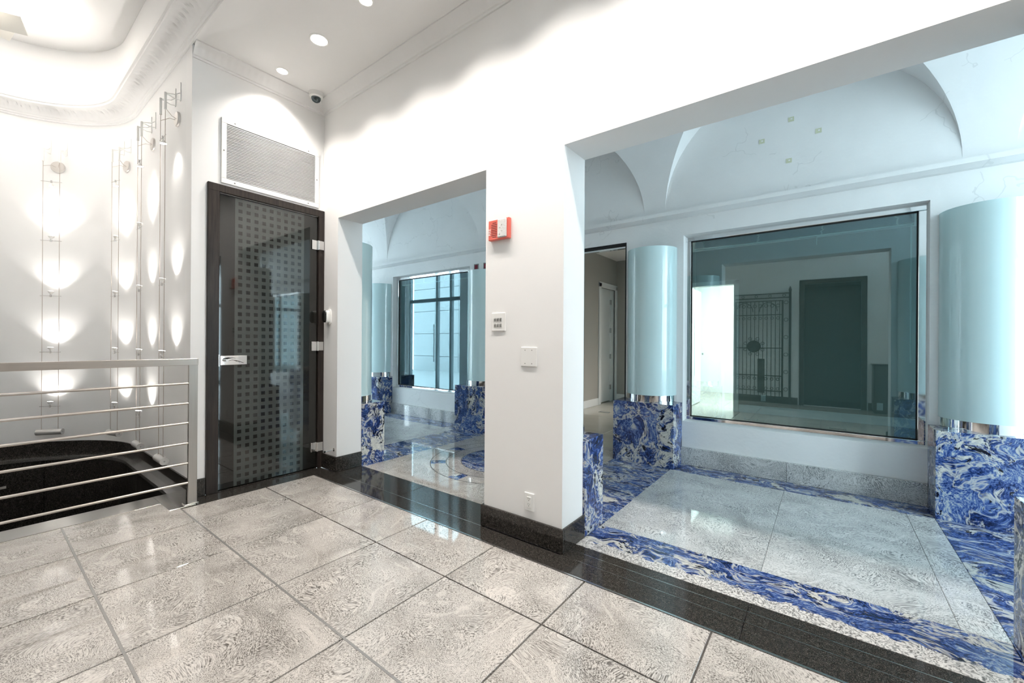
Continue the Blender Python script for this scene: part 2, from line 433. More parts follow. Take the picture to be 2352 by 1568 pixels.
# middle bay: granite with a round inlay
for y0, y1 in ((2.40, 2.78), (2.78, 3.45), (3.45, 4.5)):
    for x0, x1 in ((-3.66, -2.72), (-2.72, -1.82)): slab('granite_slab', fv, x0, x1, y0, y1, -.02, 0, 'granite', gap=.0008)
MC = Vector((-2.71, 3.45, 0))
def ring(r0, r1, z0, z1, a0=0, a1=2 * pi, n=96):
    m = MB(); full = abs(a1 - a0 - 2 * pi) < 1e-6; rows = []
    for i in range(n + 1):
        a = a0 + (a1 - a0) * i / n; d = Vector((math.cos(a), math.sin(a), 0))
        rows.append([MC + d * r0 + Vector((0, 0, z1)), MC + d * r1 + Vector((0, 0, z1)), MC + d * r1 + Vector((0, 0, z0)), MC + d * r0 + Vector((0, 0, z0))])
    m.sweep(rows, True)
    if not full: m.f += [(0, 1, 2, 3), tuple(len(m.v) - 4 + k for k in (3, 2, 1, 0))]
    return m
for r in (.455, .61, .77): ring(r - .003, r + .003, -.004, .0008).build('inlay_line', 'dark_joint', fv)
MB().lathe(MC, [(.0, -.004), (.45, -.004), (.45, .0006), (0, .0006)], 96).build('inlay_disc', 'blue_floor', fv)
for k in range(8):
    a = k * pi / 4
    ring(.616, .764, -.004, .0006, a - .085, a + .085, 6).build('inlay_square', 'blue_marble', fv)

fo = tag(MB().box(-4.2, 3.2, 4.62, 11.6, -.12, -.012).build('floor_office', 'grout'), 'glossy beige tile floor of the office', 'floor', kind='structure')
ox = [-4.2, -3.6, -2.42, -1.24, -.06, 1.12, 2.3, 3.2]; oy = [4.62, 5.3, 6.48, 7.66, 8.84, 10.02, 11.6]
for a, b in zip(ox, ox[1:]):
    for c, d in zip(oy, oy[1:]): slab('tile', fo, a, b, c, d, -.012, 0, 'office_tile', gap=.003)

# ------------------------------------------------------------------ structure: walls
FRONT_H = [(OP1[0], OP1[1], -1, Z_OPEN), (OP2[0], OP2[1], -1, Z_OPEN)]
wall_y('wall_front', XD, XE + .12, YW, YI, 0, 3.86, FRONT_H, 'lobby_paint', 'white lobby wall with two wide openings into the vestibule')
wall_y('wall_front_west', -8.8, XD, 2.28, YI, 0, 3.86, [(-8.45, -6.65, 0, 3.5)], 'plaster', 'vestibule wall on the street side with an entry opening')
wall_y('wall_front_east', XE + .12, XV, 2.28, YI, 0, 3.86, [(2.9, 5.94, 0.0, 3.5)], 'plaster', 'vestibule wall with glazed opening beyond the lobby end')
wall_x('wall_left', XD - .14, XD, RS, YW, 0, 3.86, [(1.235, 2.085, 0, 2.46)], 'lobby_paint', 'white lobby wall around the dark glass door')
wall_y('wall_back', XS, XE, -RS - .1, -RS, -3, 3.86, [(-.36, .53, 0, 2.45)], 'lobby_paint', 'white lobby wall behind with a dark doorway')
wall_x('wall_right', XE, XE + .12, -RS - .1, YW, 0, 3.86, [], 'lobby_paint', 'plain white end wall of the lobby')
wall_x('wall_vestibule_end', -8.92, -8.8, 2.28, 4.62, 0, 3.86, [], 'plaster', 'plain plaster west end wall of the vestibule')
WIN1 = (-1.185, .635, .440, 2.365); WIN0 = (-6.03, -4.21, .440, 2.365); DOORW = (-3.55, -1.80, 0, 2.375); WIN3 = (1.25, 3.08, .44, 2.365)
wall_y('wall_far', -8.8, XV, YF, YF + .13, 0, 3.86, [WIN1, WIN0, DOORW, WIN3], 'plaster', 'pale plaster vestibule wall with windows and office doorway')
# round stairwell wall
def spath(R, x_start=XD, n=40, x_end=None):
    p = [Vector((x_start + (XS - x_start) * i / 12, R, 0)) for i in range(12)]
    p += [Vector((XS - R * math.sin(pi * i / n), R * math.cos(pi * i / n), 0)) for i in range(n + 1)]
    if x_end is not None: p += [Vector((XS + (x_end - XS) * i / 12, -R, 0)) for i in range(1, 13)]
    return p
def ribbon(R0, R1, z0, z1, x_start=XD, n=60):
    A, B = spath(R0, x_start, n), spath(R1, x_start, n); rows = []
    for a, b in zip(A, B): rows.append([a + Vector((0, 0, z0)), a + Vector((0, 0, z1)), b + Vector((0, 0, z1)), b + Vector((0, 0, z0))])
    m = MB().sweep(rows, True); k = len(m.v) - 4
    m.f += [(3, 2, 1, 0), (k, k + 1, k + 2, k + 3)]
    return m
tag(ribbon(RS, RS + .10, 0.0, 3.70, XD - .14).build('wall_stair', 'stair_paint', smooth=40), 'curved white wall wrapping round the stairwell', 'wall', kind='structure')
# black stone lining below floor level, panel by panel, with a metal cap and a skirting band above
ws = tag(ribbon(RS - .035, RS + .1, -3.0, -.03, -4.245).build('wall_stair_lower', 'dark_joint', smooth=40), 'black stone panel lining of the stairwell below the floor', 'wall', kind='structure')
def lining(a_list):
    for (pts) in a_list:
        rows = []
        for p, nrm in pts: rows.append([p + Vector((0, 0, -2.95)), p + Vector((0, 0, -.034)), p + nrm * .03 + Vector((0, 0, -.034)), p + nrm * .03 + Vector((0, 0, -2.95))])
        m = MB().sweep(rows, True); k = len(m.v) - 4; m.f += [(3, 2, 1, 0), (k, k + 1, k + 2, k + 3)]
        m.build('panel', 'black_granite', ws, smooth=40)
RP = 1.005; pan = []
xs = [-4.25, -4.60, -4.97, -5.34, -5.70]
for a, b in zip(xs, xs[1:]):
    for sg in (1, -1): pan.append([(Vector((x, sg * RP, 0)), Vector((0, sg, 0))) for x in (a - .003, b + .003)])
NP = 9
for k in range(NP):
    pts = []
    for i in range(7):
        a = pi * (k + .008 + .984 * i / 6) / NP; nrm = Vector((-math.sin(a), math.cos(a), 0)); pts.append((Vector((XS, 0, 0)) + nrm * RP, nrm))
    pan.append(pts)
lining(pan)
ribbon(RP - .012, RS + .002, -.034, -.004, -4.245).build('cap', 'cap_metal', ws, smooth=40)
bs = tag(ribbon(RS - .012, RS + .001, -.004, .150, -4.02).build('baseboard_stair', 'black_granite', smooth=40), 'black granite skirting curving round the stairwell wall', 'baseboard', kind='structure')
wall_x('wall_stair_east', -4.245, -4.12, -1.165, 1.165, -3, -.12, [], 'black_granite', 'black stone wall of the stairwell under the lobby floor edge')
tag(MB().box(-6.9, -4.0, -1.2, 1.2, -3.1, -2.96).build('floor_lower', 'black_granite'), 'dark floor at the bottom of the stairwell', 'floor', kind='structure')
# baseboards of the lobby: black granite with small top chamfer
def baseboard(name, label, pieces, mat='black_granite', h=.142):
    o = thing(name, (0, 0, 0), label, 'baseboard', kind='structure')
    for (x0, x1, y0, y1) in pieces: MB().box(x0, x1, y0, y1, 0, h).build('skirting', mat, o, bevel=.004, segs=2)
    return o
baseboard('baseboard_pier', 'black granite skirting wrapped round the white pier', [(OP1[1] - .018, OP2[0] + .018, YW - .018, YW + .001), (OP2[0], OP2[0] + .018, YW + .001, 2.398), (OP1[1] - .018, OP1[1], YW + .001, 2.398)])
baseboard('baseboard_corner', 'black granite skirting in the corner beside the glass door', [(XD + .001, OP1[0] + .018, YW - .018, YW + .001), (OP1[0], OP1[0] + .018, YW + .001, 2.398)])
baseboard('baseboard_left', 'short black granite skirting between railing post and door frame', [(XD - .001, XD + .018, RS, 1.165)])
baseboard('baseboard_east', 'black granite skirting past the wide opening', [(OP2[1] - .018, XE, YW - .018, YW + .001)])
baseboard('baseboard_back', 'black granite skirting along the rear lobby wall', [(-4.0, -.46, -RS - .001, -RS + .018), (.63, XE, -RS - .001, -RS + .018)])
def base_v(name, label, x0, x1):
    o = thing(name, (0, 0, 0), label, 'baseboard', kind='structure')
    n = 2; 
    for i in range(n):
        a, b = x0 + (x1 - x0) * i / n, x0 + (x1 - x0) * (i + 1) / n
        MB().box(a + .0008, b - .0008, YF - .03, YF + .001, 0, .175).build('skirting', 'granite_inlay', o, bevel=.003, segs=1)
base_v('baseboard_window', 'grey granite skirting below the dark office window', -1.192, .628)
base_v('baseboard_window_west', 'grey granite skirting below the vestibule window left of the doorway', -6.03, -4.21)
# ledge above the windows
rows = []
for x in (-8.8, -6.35, -3.9, -1.5, .93, XV):
    rows.append([(x, YF + .001, 2.545), (x, YF - .03, 2.55), (x, YF - .085, 2.575), (x, YF - .085, 2.613), (x, YF + .001, 2.622)])
tag(MB().sweep(rows, True).build('trim_ledge', 'plaster'), 'pale plaster ledge running below the wall arches', 'ledge', kind='structure')
# ------------------------------------------------------------------ structure: ceilings and mouldings
tag(MB().box(XD, XE, RS - .02, YW, ZC, ZC + .08).build('ceiling', 'ceiling_paint'), 'flat white lobby ceiling with downlights', 'ceiling', kind='structure')
TR, TZ = .965, 4.30
A = spath(TR, XE, 60, XE)
rows = [[a + Vector((0, 0, 3.66)), a + Vector((0, 0, TZ - .05)), a * 1 + Vector((0, 0, TZ))] for a in A]
tray = tag(MB().sweep(rows).build('ceiling_tray_side', 'ceiling_paint', smooth=40), 'upright white side of the raised tray ceiling', 'ceiling', kind='structure')
m = MB(); m.add([(a.x, a.y, TZ) for a in A], [tuple(range(len(A)))]); m.add([(a.x, a.y, TZ + .05) for a in A], [tuple(range(len(A)))])
tag(m.build('ceiling_tray', 'ceiling_paint'), 'bright raised tray ceiling over the stairwell', 'ceiling', kind='structure')
# leaf cornice round the tray
def cornice():
    base = [(0, 3.568, 0), (.012, 3.568, 0), (.016, 3.582, 0), (.030, 3.586, 0), (.034, 3.600, 0), (.046, 3.604, 0), (.050, 3.612, 0)]
    leaf = [(.050 + .105 * t, 3.612 + .055 * t + .018 * math.sin(pi * t), math.sin(pi * t)) for t in [i / 8 for i in range(1, 8)]]
    top = [(.155, 3.668, 0), (.168, 3.672, 0), (.172, 3.690, 0), (.184, 3.694, 0), (.184, 3.712, 0), (.120, 3.712, 0), (.120, 3.700, 0), (.090, 3.700, 0)]
    prof = base + leaf + top
    pts = []; step = .014
    x = XE
    L0 = XE - XS; n0 = int(L0 / step)
    for i in range(n0): pts.append((0, L0 * i / n0))
    n1 = int(pi * RS / step)
    for i in range(n1): pts.append((1, pi * i / n1))
    for i in range(n0 + 1): pts.append((2, L0 * i / n0))
    rows = []; s = 0
    for kind, u in pts:
        row = []
        if kind == 0: s = u
        elif kind == 1: s = L0 + u * RS
        else: s = L0 + pi * RS + u
        for d, z, a in prof:
            amp = .007 * a * abs(math.sin(s * 2 * pi / .17 + 2.2 * a)) + .004 * a * math.sin(s * 2 * pi / .034 + z * 60)
            dd = d + amp; R = RS - dd
            if kind == 0: row.append((XE - u, R, z - amp))
            elif kind == 1: row.append((XS - R * math.sin(u), R * math.cos(u), z - amp))
            else: row.append((XS + u, -R, z - amp))
        rows.append(row)
    return tag(MB().sweep(rows).build('trim_cornice', 'ceiling_paint', smooth=50), 'white plaster leaf cornice curving round the tray ceiling', 'cornice', kind='structure')
cornice()
def crown():
    prof = [(0, 3.470, 0), (.010, 3.472, 0), (.012, 3.486, 0), (.022, 3.490, 0), (.030, 3.505, .4), (.042, 3.530, 1), (.058, 3.548, 1), (.070, 3.556, .3), (.076, 3.566, 0), (.082, 3.570, 0), (.082, 3.581, 0)]
    rows = []
    n = 70
    for i in range(n):
        y = RS + (YW - RS) * i / n
        rows.append([(XD + d + .004 * a * math.sin(y * 2 * pi / .05), min(y, YW - d), z) for d, z, a in prof])
    rows.append([(XD + d, YW - d, z) for d, z, a in prof])
    n = 400
    for i in range(1, n + 1):
        x = XD + (XE - XD) * i / n
        rows.append([(max(x, XD + d), YW - d - .004 * a * math.sin(x * 2 * pi / .05), z) for d, z, a in prof])
    return tag(MB().sweep(rows).build('trim_crown', 'ceiling_paint', smooth=35), 'white crown moulding where lobby walls meet the ceiling', 'moulding', kind='structure')
crown()
# groin vaults of the vestibule
def vaults():
    yc, b, N = (YI + YF) / 2, (YF - YI) / 2, 40; m = MB()
    for xc, r in BAYS:
        idx = {}; vs = []
        for i in range(N + 1):
            for j in range(N + 1):
                ti, tj = pi * i / N, pi * j / N
                idx[i, j] = len(vs); vs.append((xc - r * math.cos(ti), yc - b * math.cos(tj), ZS + r * max(math.sin(ti), math.sin(tj))))
        fs = []
        for i in range(N):
            for j in range(N):
                q = [idx[i, j], idx[i + 1, j], idx[i + 1, j + 1], idx[i, j + 1]]
                same = (i < N / 2) == (j < N / 2)
                fs += [(q[0], q[1], q[2]), (q[0], q[2], q[3])] if same else [(q[0], q[1], q[3]), (q[1], q[2], q[3])]
        m.add(vs, fs)
    edges = [(-8.8, BAYS[0][0] - 1.09)] + [(a[0] + a[1], c[0] - c[1]) for a, c in zip(BAYS, BAYS[1:])] + [(BAYS[-1][0] + 1.09, XV)]
    for x0, x1 in edges:
        rows = [[(x, yc - b * math.cos(pi * j / N), ZS + 1.09 * math.sin(pi * j / N)) for x in (x0, x1)] for j in range(N + 1)]
        m.sweep(rows)
    me = m.mesh('ceiling_vault', 'plaster', smooth=22)
    o = bpy.data.objects.new('ceiling_vault', me); C.objects.link(o)
    return tag(o, 'pale blue-white groin vaults over the vestibule', 'ceiling', kind='structure')
vaults()
# office shell
tag(MB().box(-4.2, 3.2, YF + .13, 11.6, 3.0, 3.08).build('ceiling_office', 'white_trim'), 'plain office ceiling', 'ceiling', kind='structure')
wall_x('wall_office_left', -3.74, -3.62, YF + .13, 8.62, 0, 3.0, [(7.72, 8.50, 0, 2.36)], 'taupe_paint', 'taupe office wall with a white framed door')
wall_y('wall_office_back', -3.74, 3.2, 8.50, 8.62, 0, 3.0, [(-2.16, -1.352, 0, 2.325)], 'taupe_paint', 'taupe rear office wall with a bright doorway')
wall_x('wall_office_right', 3.1, 3.2, YF + .13, 8.5, 0, 3.0, [], 'taupe_paint', 'taupe side wall of the office')
wall_x('wall_room_left', -2.75, -2.65, 8.62, 11.6, 0, 3.0, [], 'white_trim', 'white left wall of the bright room behind the office')
wall_x('wall_room_right', -.75, -.65, 8.62, 11.6, 0, 3.0, [], 'white_trim', 'white right wall of the bright room behind the office')
wall_y('wall_room_back', -2.75, -.65, 11.5, 11.6, 0, 3.0, [], 'white_trim', 'white rear wall of the bright room behind the office')
o = thing('baseboard_office', (0, 0, 0), 'white skirting along the rear office wall', 'baseboard', kind='structure')
MB().box(-1.262, 3.1, 8.485, 8.502, 0, .14).build('skirting', 'white_trim', o, bevel=.003, segs=1)
MB().box(-3.62, -2.25, 8.485, 8.502, 0, .14).build('skirting', 'white_trim', o, bevel=.003, segs=1)
MB().box(-3.622, -3.605, 4.63, 7.62, 0, .14).build('skirting', 'white_trim', o, bevel=.003, segs=1)
wall_y('wall_west_room', -8.8, -3.74, 7.0, 7.1, 0, 3.0, [], 'taupe_paint', 'taupe rear wall of the dim room behind the left window')
wall_x('wall_west_room_side', -8.8, -8.7, YF + .13, 7.0, 0, 3.0, [], 'taupe_paint', 'taupe side wall of the dim room behind the left window')
tag(MB().box(-8.8, -3.74, YF + .13, 7.1, 3.0, 3.08).build('ceiling_west_room', 'white_trim'), 'plain ceiling of the dim room behind the left window', 'ceiling', kind='structure')
tag(MB().box(-8.8, -4.2, YF + .12, 7.1, -.12, 0).build('floor_west_room', 'office_tile'), 'beige floor of the dim room behind the left window', 'floor', kind='structure')
light('room_panel_light', 'AREA', (-1.08, 9.3, 2.96), 200, (1, .96, .90), shape='RECTANGLE', size=.5, size_y=1.0)
for px, py, nm in ((-1.08, 9.3, 'troffer in the bright room behind the office'),):
    t = thing('ceiling_panel_light', (px, py, 2.97), 'white ceiling ' + nm, 'ceiling light')
    MB().box(px - .28, px + .28, py - .65, py + .65, 2.97, 3.001).build('housing', 'white_trim', t, bevel=.004, segs=1)
# shell behind the rear doorway; the shade inside is put into its dark colour
t = thing('closet_shell', (0, 0, 0), 'empty closet behind the rear doorway, its shade put into dark surface colour', 'closet', kind='structure')
MB().box(-.5, .7, -2.3, -2.2, 0, 2.6).build('closet_back', 'cabinet_dark', t)
MB().box(-.5, -.42, -2.2, -1.165, 0, 2.6).build('closet_side', 'cabinet_dark', t)
MB().box(.6, .7, -2.2, -1.165, 0, 2.6).build('closet_side', 'cabinet_dark', t)
MB().box(-.5, .7, -2.3, -1.165, 2.5, 2.6).build('closet_top', 'cabinet_dark', t)
MB().box(-.5, .7, -2.3, -1.065, -.1, -.001).build('closet_floor', 'black_granite', t)
# exterior: pale panelled facade across the street, seen in the window reflections
fc = tag(MB().box(-16, -6.9, -4.1, -4.0, -.5, 7).build('wall_exterior', 'dark_joint'), 'grey panelled building front across the street', 'building', kind='structure')
for i in range(6):
    for j in range(7): MB().box(-16 + i * 1.52 + .01, -16 + (i + 1) * 1.52 - .01, -4.0, -3.97, -.5 + j * 1.05 + .01, -.5 + (j + 1) * 1.05 - .01).build('panel', 'facade', fc)
tag(MB().box(-16, -6.9, -4.0, 8, -.3, -.13).build('ground', 'facade'), 'grey pavement outside the entry', 'ground', kind='structure')
tag(MB().box(2.12, 14, -6, 2.28, -.3, -.02).build('ground_east', 'facade'), 'grey pavement outside the side windows', 'ground', kind='structure')
tag(MB().box(XV + .1, 14, 2.28, 9, -.3, -.02).build('ground_end', 'facade'), 'grey pavement outside the vestibule end', 'ground', kind='structure')

# ------------------------------------------------------------------ storefront glazing (daylight side)
def storefront(name, label, horiz, a0, a1, c, z1, mull, door=None):
    """horiz 'x': runs along x at y=c ; 'y': runs along y at x=c"""
    o = thing(name, (0, 0, 0), label, 'storefront', kind='structure')
    def bx(p0, p1, z0, zz, d0, d1):
        return MB().box(p0, p1, c + d0, c + d1, z0, zz) if horiz == 'x' else MB().box(c + d0, c + d1, p0, p1, z0, zz)
    bx(a0, a1, z1 - .06, z1, -.04, .04).build('head', 'aluminium', o); bx(a0, a1, 0, .08, -.04, .04).build('sill', 'aluminium', o)
    pts = [a0] + mull + [a1]
    for p in pts: bx(p - .03, p + .03, 0, z1, -.04, .04).build('mullion', 'aluminium', o)
    for p, q in zip(pts, pts[1:]): bx(p + .03, q - .03, .08, z1 - .06, -.005, .005).build('pane', 'clear_glass', o)
    bx(a0, a1, 2.20, 2.28, -.045, .045).build('transom', 'aluminium', o)
    if door:
        for s in (-.06, .06):
            m = MB().cyl((door, c + s, .75), (door, c + s, 1.65), .016) if horiz == 'x' else MB().cyl((c + s, door, .75), (c + s, door, 1.65), .016)
            m.build('pull_handle', 'chrome', o, smooth=40)
    return o
storefront('window_entry', 'aluminium glazed entry front of the vestibule with long pull handle', 'x', -8.45, -6.65, 2.33, 3.5, [-7.45, -6.98], -7.52)
storefront('window_east', 'aluminium glazing along the east part of the vestibule', 'x', 2.9, 5.94, 2.33, 3.5, [3.9, 4.9])
storefront('window_end', 'aluminium glazed east end front of the vestibule', 'y', 2.42, 4.48, XV + .03, 3.84, [3.1, 3.8])

# ------------------------------------------------------------------ windows on the far wall
def far_window(name, label, W):
    x0, x1, z0, z1 = W; o = thing(name, (0, 0, 0), label, 'window', kind='structure')
    fr = .055; ya, yb = YF + .075, YF + .12
    for a, b, c, d in ((x0, x1, z1 - fr, z1), (x0, x1, z0, z0 + fr * .8), (x0, x0 + fr, z0 + fr * .8, z1 - fr), (x1 - fr, x1, z0 + fr * .8, z1 - fr)):
        MB().box(a, b, ya, yb, c, d).build('frame', 'chrome', o, bevel=.004, segs=2)
    for a, b, c, d in ((x0 + fr, x1 - fr, z1 - fr - .01, z1 - fr), (x0 + fr, x1 - fr, z0 + fr * .8, z0 + fr * .8 + .008), (x0 + fr, x0 + fr + .008, z0 + fr * .8, z1 - fr), (x1 - fr - .008, x1 - fr, z0 + fr * .8, z1 - fr)):
        MB().box(a, b, ya + .012, ya + .03, c, d).build('gasket', 'void_black', o)
    MB().box(x0 + fr, x1 - fr, ya + .018, ya + .026, z0 + fr * .8, z1 - fr).build('pane', 'window_glass', o)
    return o
far_window('window_1', 'large dark office window in a chrome frame between the marble pedestals', WIN1)
far_window('window_2', 'chrome framed vestibule window reflecting the glazed entry', WIN0)
far_window('window_3', 'chrome framed window beyond the rightmost pedestal', WIN3)
# doorway frame to the office
o = thing('door_frame', (0, 0, 0), 'slim dark frame of the open office doorway', 'door frame', kind='structure')
x0, x1, _, z1 = DOORW
MB().box(x0, x1, YF - .004, YF + .135, z1 - .022, z1).build('head', 'void_black', o)
MB().box(x1 - .012, x1, YF - .004, YF + .135, 0, z1 - .022).build('jamb', 'void_black', o)
MB().box(x0, x0 + .012, YF - .004, YF + .135, 0, z1 - .022).build('jamb', 'void_black', o)
MB().box(x0 + .02, x1 - .02, YF + .04, YF + .10, z1 - .05, z1 - .022).build('track', 'chrome', o)
MB().box(-3.6, -1.82, YF, YF + .13, -.02, .0).build('threshold', 'granite', o)
# white framed doors of the office
o = thing('door_2', (0, 0, 0), 'white panel door standing open in the taupe office wall', 'door', kind='structure')
for y0, y1, z0, z1 in ((7.62, 7.72, 0, 2.44), (8.42, 8.502, 0, 2.44), (7.62, 8.502, 2.36, 2.46)): MB().box(-3.625, -3.60, y0, y1, z0, z1).build('casing', 'white_trim', o, bevel=.003, segs=1)
MB().box(-3.72, -3.68, 7.72, 8.30, .01, 2.36).build('leaf', 'white_trim', o, bevel=.003, segs=1)
MB().box(-3.73, -3.66, 8.30, 8.50, 0, 2.36).build('jamb', 'white_trim', o, bevel=.003, segs=1)
for z in (.3, .95, 1.5, 2.1): MB().box(-3.685, -3.655, 8.27, 8.33, z - .05, z + .05).build('hinge', 'satin_nickel', o, bevel=.003, segs=1)
MB().box(-3.80, -3.74, 7.6, 8.62, 0, 2.5).build('backing', 'white_trim', o)
o = thing('door_3', (0, 0, 0), 'white door opened into the bright room behind the office', 'door', kind='structure')
for x0, x1, z0, z1 in ((-2.24, -2.16, 0, 2.405), (-1.352, -1.268, 0, 2.405), (-2.24, -1.268, 2.325, 2.405)): MB().box(x0, x1, 8.48, 8.505, z0, z1).build('casing', 'white_trim', o, bevel=.003, segs=1)
lf = MB().box(-2.16, -2.12, 8.62, 9.42, .01, 2.32).build('leaf', 'white_trim', o, bevel=.003, segs=1)
MB().cyl((-2.12, 9.34, 1.02), (-2.06, 9.34, 1.02), .012).cyl((-2.075, 9.34, 1.02), (-2.05, 9.34, 1.02), .028, .024).build('knob', 'satin_nickel', lf, smooth=40)

# ------------------------------------------------------------------ dark glass door in the lobby
o = thing('door_1', (XD, 1.66, 0), 'dark glass door with rows of etched squares in a dark wood frame', 'door', kind='structure')
MB().box(XD - .13, XD + .022, 1.167, 1.250, 0, 2.524).build('jamb', 'dark_wood', o, bevel=.003, segs=1)
MB().box(XD - .13, XD + .022, 2.083, 2.139, 0, 2.524).build('jamb', 'dark_wood', o, bevel=.003, segs=1)
MB().box(XD - .13, XD + .023, 1.1675, 2.1385, 2.462, 2.5245).build('head', 'dark_wood', o, bevel=.003, segs=1)
MB().box(XD - .13, XD + .001, 1.25, 2.083, -.05, .003).build('threshold', 'black_granite', o)
MB().box(XD - .125, XD - .08, 1.25, 2.083, 0, 2.462).build('backing', 'void_black', o)
leaf = MB().box(XD - .012, XD - .002, 1.256, 2.078, .012, 2.450).build('glass_leaf', 'etched_glass', o, bevel=.0015, segs=1)
for z in (2.180, 1.194, .210):
    h = MB().box(XD - .004, XD + .010, 2.022, 2.078, z - .045, z + .045).build('hinge', 'chrome', o, bevel=.002, segs=2)
    MB().box(XD - .002, XD + .030, 2.080, 2.130, z - .043, z + .043).build('hinge_leaf', 'satin_nickel', h, bevel=.002, segs=2)
    MB().cyl((XD + .020, 2.079, z - .045), (XD + .020, 2.079, z + .045), .008, n=12).build('hinge_pin', 'chrome', h, smooth=40)
hp = MB().box(XD - .003, XD + .012, 1.262, 1.462, 1.040, 1.118).build('lock_case', 'chrome', o, bevel=.003, segs=2)
MB().box(XD - .004, XD + .006, 1.250, 1.262, 1.028, 1.130).build('strike', 'satin_nickel', o, bevel=.002, segs=1)
m = MB().cyl((XD + .012, 1.300, 1.080), (XD + .055, 1.300, 1.080), .011)
pts = [(XD + .052, 1.295 + .125 * i / 12, 1.082 + .010 * math.sin(pi * i / 12 * 1.3) - .012 * (i / 12) ** 3) for i in range(13)]
rows = []
for i, p in enumerate(pts):
    h = .013 - .006 * i / 12; rows.append([(p[0] - .006, p[1], p[2] - h), (p[0] + .006, p[1], p[2] - h * .6), (p[0] + .006, p[1], p[2] + h * .6), (p[0] - .006, p[1], p[2] + h)])
m.sweep(rows, True); k = len(m.v) - 4; m.f += [(k, k + 1, k + 2, k + 3), (k - 48 + 3, k - 48 + 2, k - 48 + 1, k - 48)]
m.build('lever', 'chrome', hp, smooth=50)
# door stop on the return wall, small wall camera plate, door bell
t = thing('door_stop', (-3.76, YW, .203), 'thin metal rod door stop low on the corner wall', 'door stop')
MB().lathe((-3.76, YW, .203), [(.016, 0), (.016, .006), (.008, .010)], 16, (0, -1, 0)).build('rosette', 'satin_nickel', t, smooth=40)
MB().cyl((-3.76, YW - .008, .203), (-3.76, YW - .085, .200), .004, n=10).build('rod', 'satin_nickel', t, smooth=40)
MB().lathe((-3.76, YW - .085, .200), [(.003, 0), (.009, .003), (.009, .014), (.004, .018)], 14, (0, -1, 0)).build('rubber_tip', 'black_plastic', t, smooth=40)
def oval(cx, cz, w, h, y0, y1, r=.5, n=40):
    pr = []
    for i in range(n):
        a = 2 * pi * i / n; e = .62
        c, s_ = math.cos(a), math.sin(a)
        pr.append((cx + w * math.copysign(abs(c) ** e, c), cz + h * math.copysign(abs(s_) ** e, s_)))
    return [[(x, y, z) for x, z in pr] for y in (y0, y1)], pr
def oval_mesh(cx, cz, w, h, ys):      # ys: list of (y, scale)
    m = MB(); rows = []
    n = 40
    for y, sc in ys:
        r, _ = oval(cx, cz, w * sc, h * sc, y, y); rows.append(r[0])
    m.sweep(rows, True); k = len(rows) - 1
    m.f += [tuple(range(n)), tuple(k * n + i for i in range(n - 1, -1, -1))]
    return m
t = thing('doorbell_camera', (-3.86, YW, 1.48), 'small oval black camera on a white wall plate beside the door frame', 'wall camera')
oval_mesh(-3.86, 1.48, .042, .075, [(YW + .001, 1.0), (YW - .008, 1.0), (YW - .012, .92)]).build('wall_plate', 'white_plastic', t, smooth=40)
oval_mesh(-3.862, 1.482, .033, .060, [(YW - .010, 1.0), (YW - .040, 1.0), (YW - .046, .95)]).build('housing', 'white_plastic', t, smooth=40)
oval_mesh(-3.862, 1.482, .031, .058, [(YW - .044, 1.0), (YW - .054, .98), (YW - .062, .80), (YW - .065, .5)]).build('front', 'black_plastic', t, smooth=50)

# ------------------------------------------------------------------ return air grille
t = thing('air_grille', (XD, 1.67, 2.81), 'white louvred return air grille above the glass door', 'vent')
y0, y1, z0, z1 = 1.262, 2.082, 2.545, 3.085
for a, b, c, d in ((y0, y1, z1 - .042, z1), (y0, y1, z0, z0 + .042), (y0, y0 + .038, z0 + .042, z1 - .042), (y1 - .038, y1, z0 + .042, z1 - .042)):
    MB().box(XD - .001, XD + .012, a, b, c, d).build('frame_bar', 'white_plastic', t, bevel=.002, segs=1)
for y, z in ((1.36, z0 + .02), (1.36, z1 - .02), (1.98, z0 + .02), (1.98, z1 - .02), (1.28, 2.815), (2.063, 2.815)):
    MB().lathe((XD + .012, y, z), [(.006, 0), (.004, .003)], 10, (1, 0, 0)).build('screw', 'grey_plastic', t)
MB().box(XD - .001, XD + .001, y0 + .03, y1 - .03, z0 + .03, z1 - .03).build('backing', 'grey_plastic', t)
m = MB(); n = 34
for i in range(n):
    z = z0 + .045 + (z1 - z0 - .09) * (i + .5) / n
    m.obox((XD + .006, (y0 + y1) / 2, z), (.72, 0, -.69), (0, 1, 0), (.69, 0, .72), .0078, (y1 - y0) / 2 - .037, .0011)
tag(m.build('louvres', 'white_plastic', t), kind='stuff')

# ------------------------------------------------------------------ pier devices
t = thing('fire_alarm_strobe', (-1.722, YW, 1.99), 'red fire alarm horn with clear strobe on the white pier', 'fire alarm')
bx0, bx1, bz0, bz1, yy = -1.808, -1.636, 1.922, 2.056, YW - .027
MB().box(bx0, bx1, yy, YW + .001, bz0, bz1).build('housing', 'red_plastic', t, bevel=.004, segs=2)
for i in range(9):
    z = bz0 + .018 + i * .0115; s_ = .010 if i in (0, 8) else 0
    MB().box(bx0 + .026 + s_, bx0 + .074 - s_ * .6, yy - .0006, yy + .004, z, z + .0045).build('slot', 'dark_red', t)
m = MB().box(bx0 + .084, bx1 - .014, yy - .012, yy + .002, bz0 + .008, bz1 - .004); m.build('strobe_lens', 'strobe_lens', t, bevel=.007, segs=2)
for k, (dx, dz) in enumerate(((.018, .03), (.036, .05), (.02, .075), (.034, .09))):
    MB().lathe((bx0 + .088 + dx, yy - .012, bz0 + dz), [(.006, 0), (.004, .002)], 10, (0, -1, 0)).build('reflector', 'satin_nickel', t)
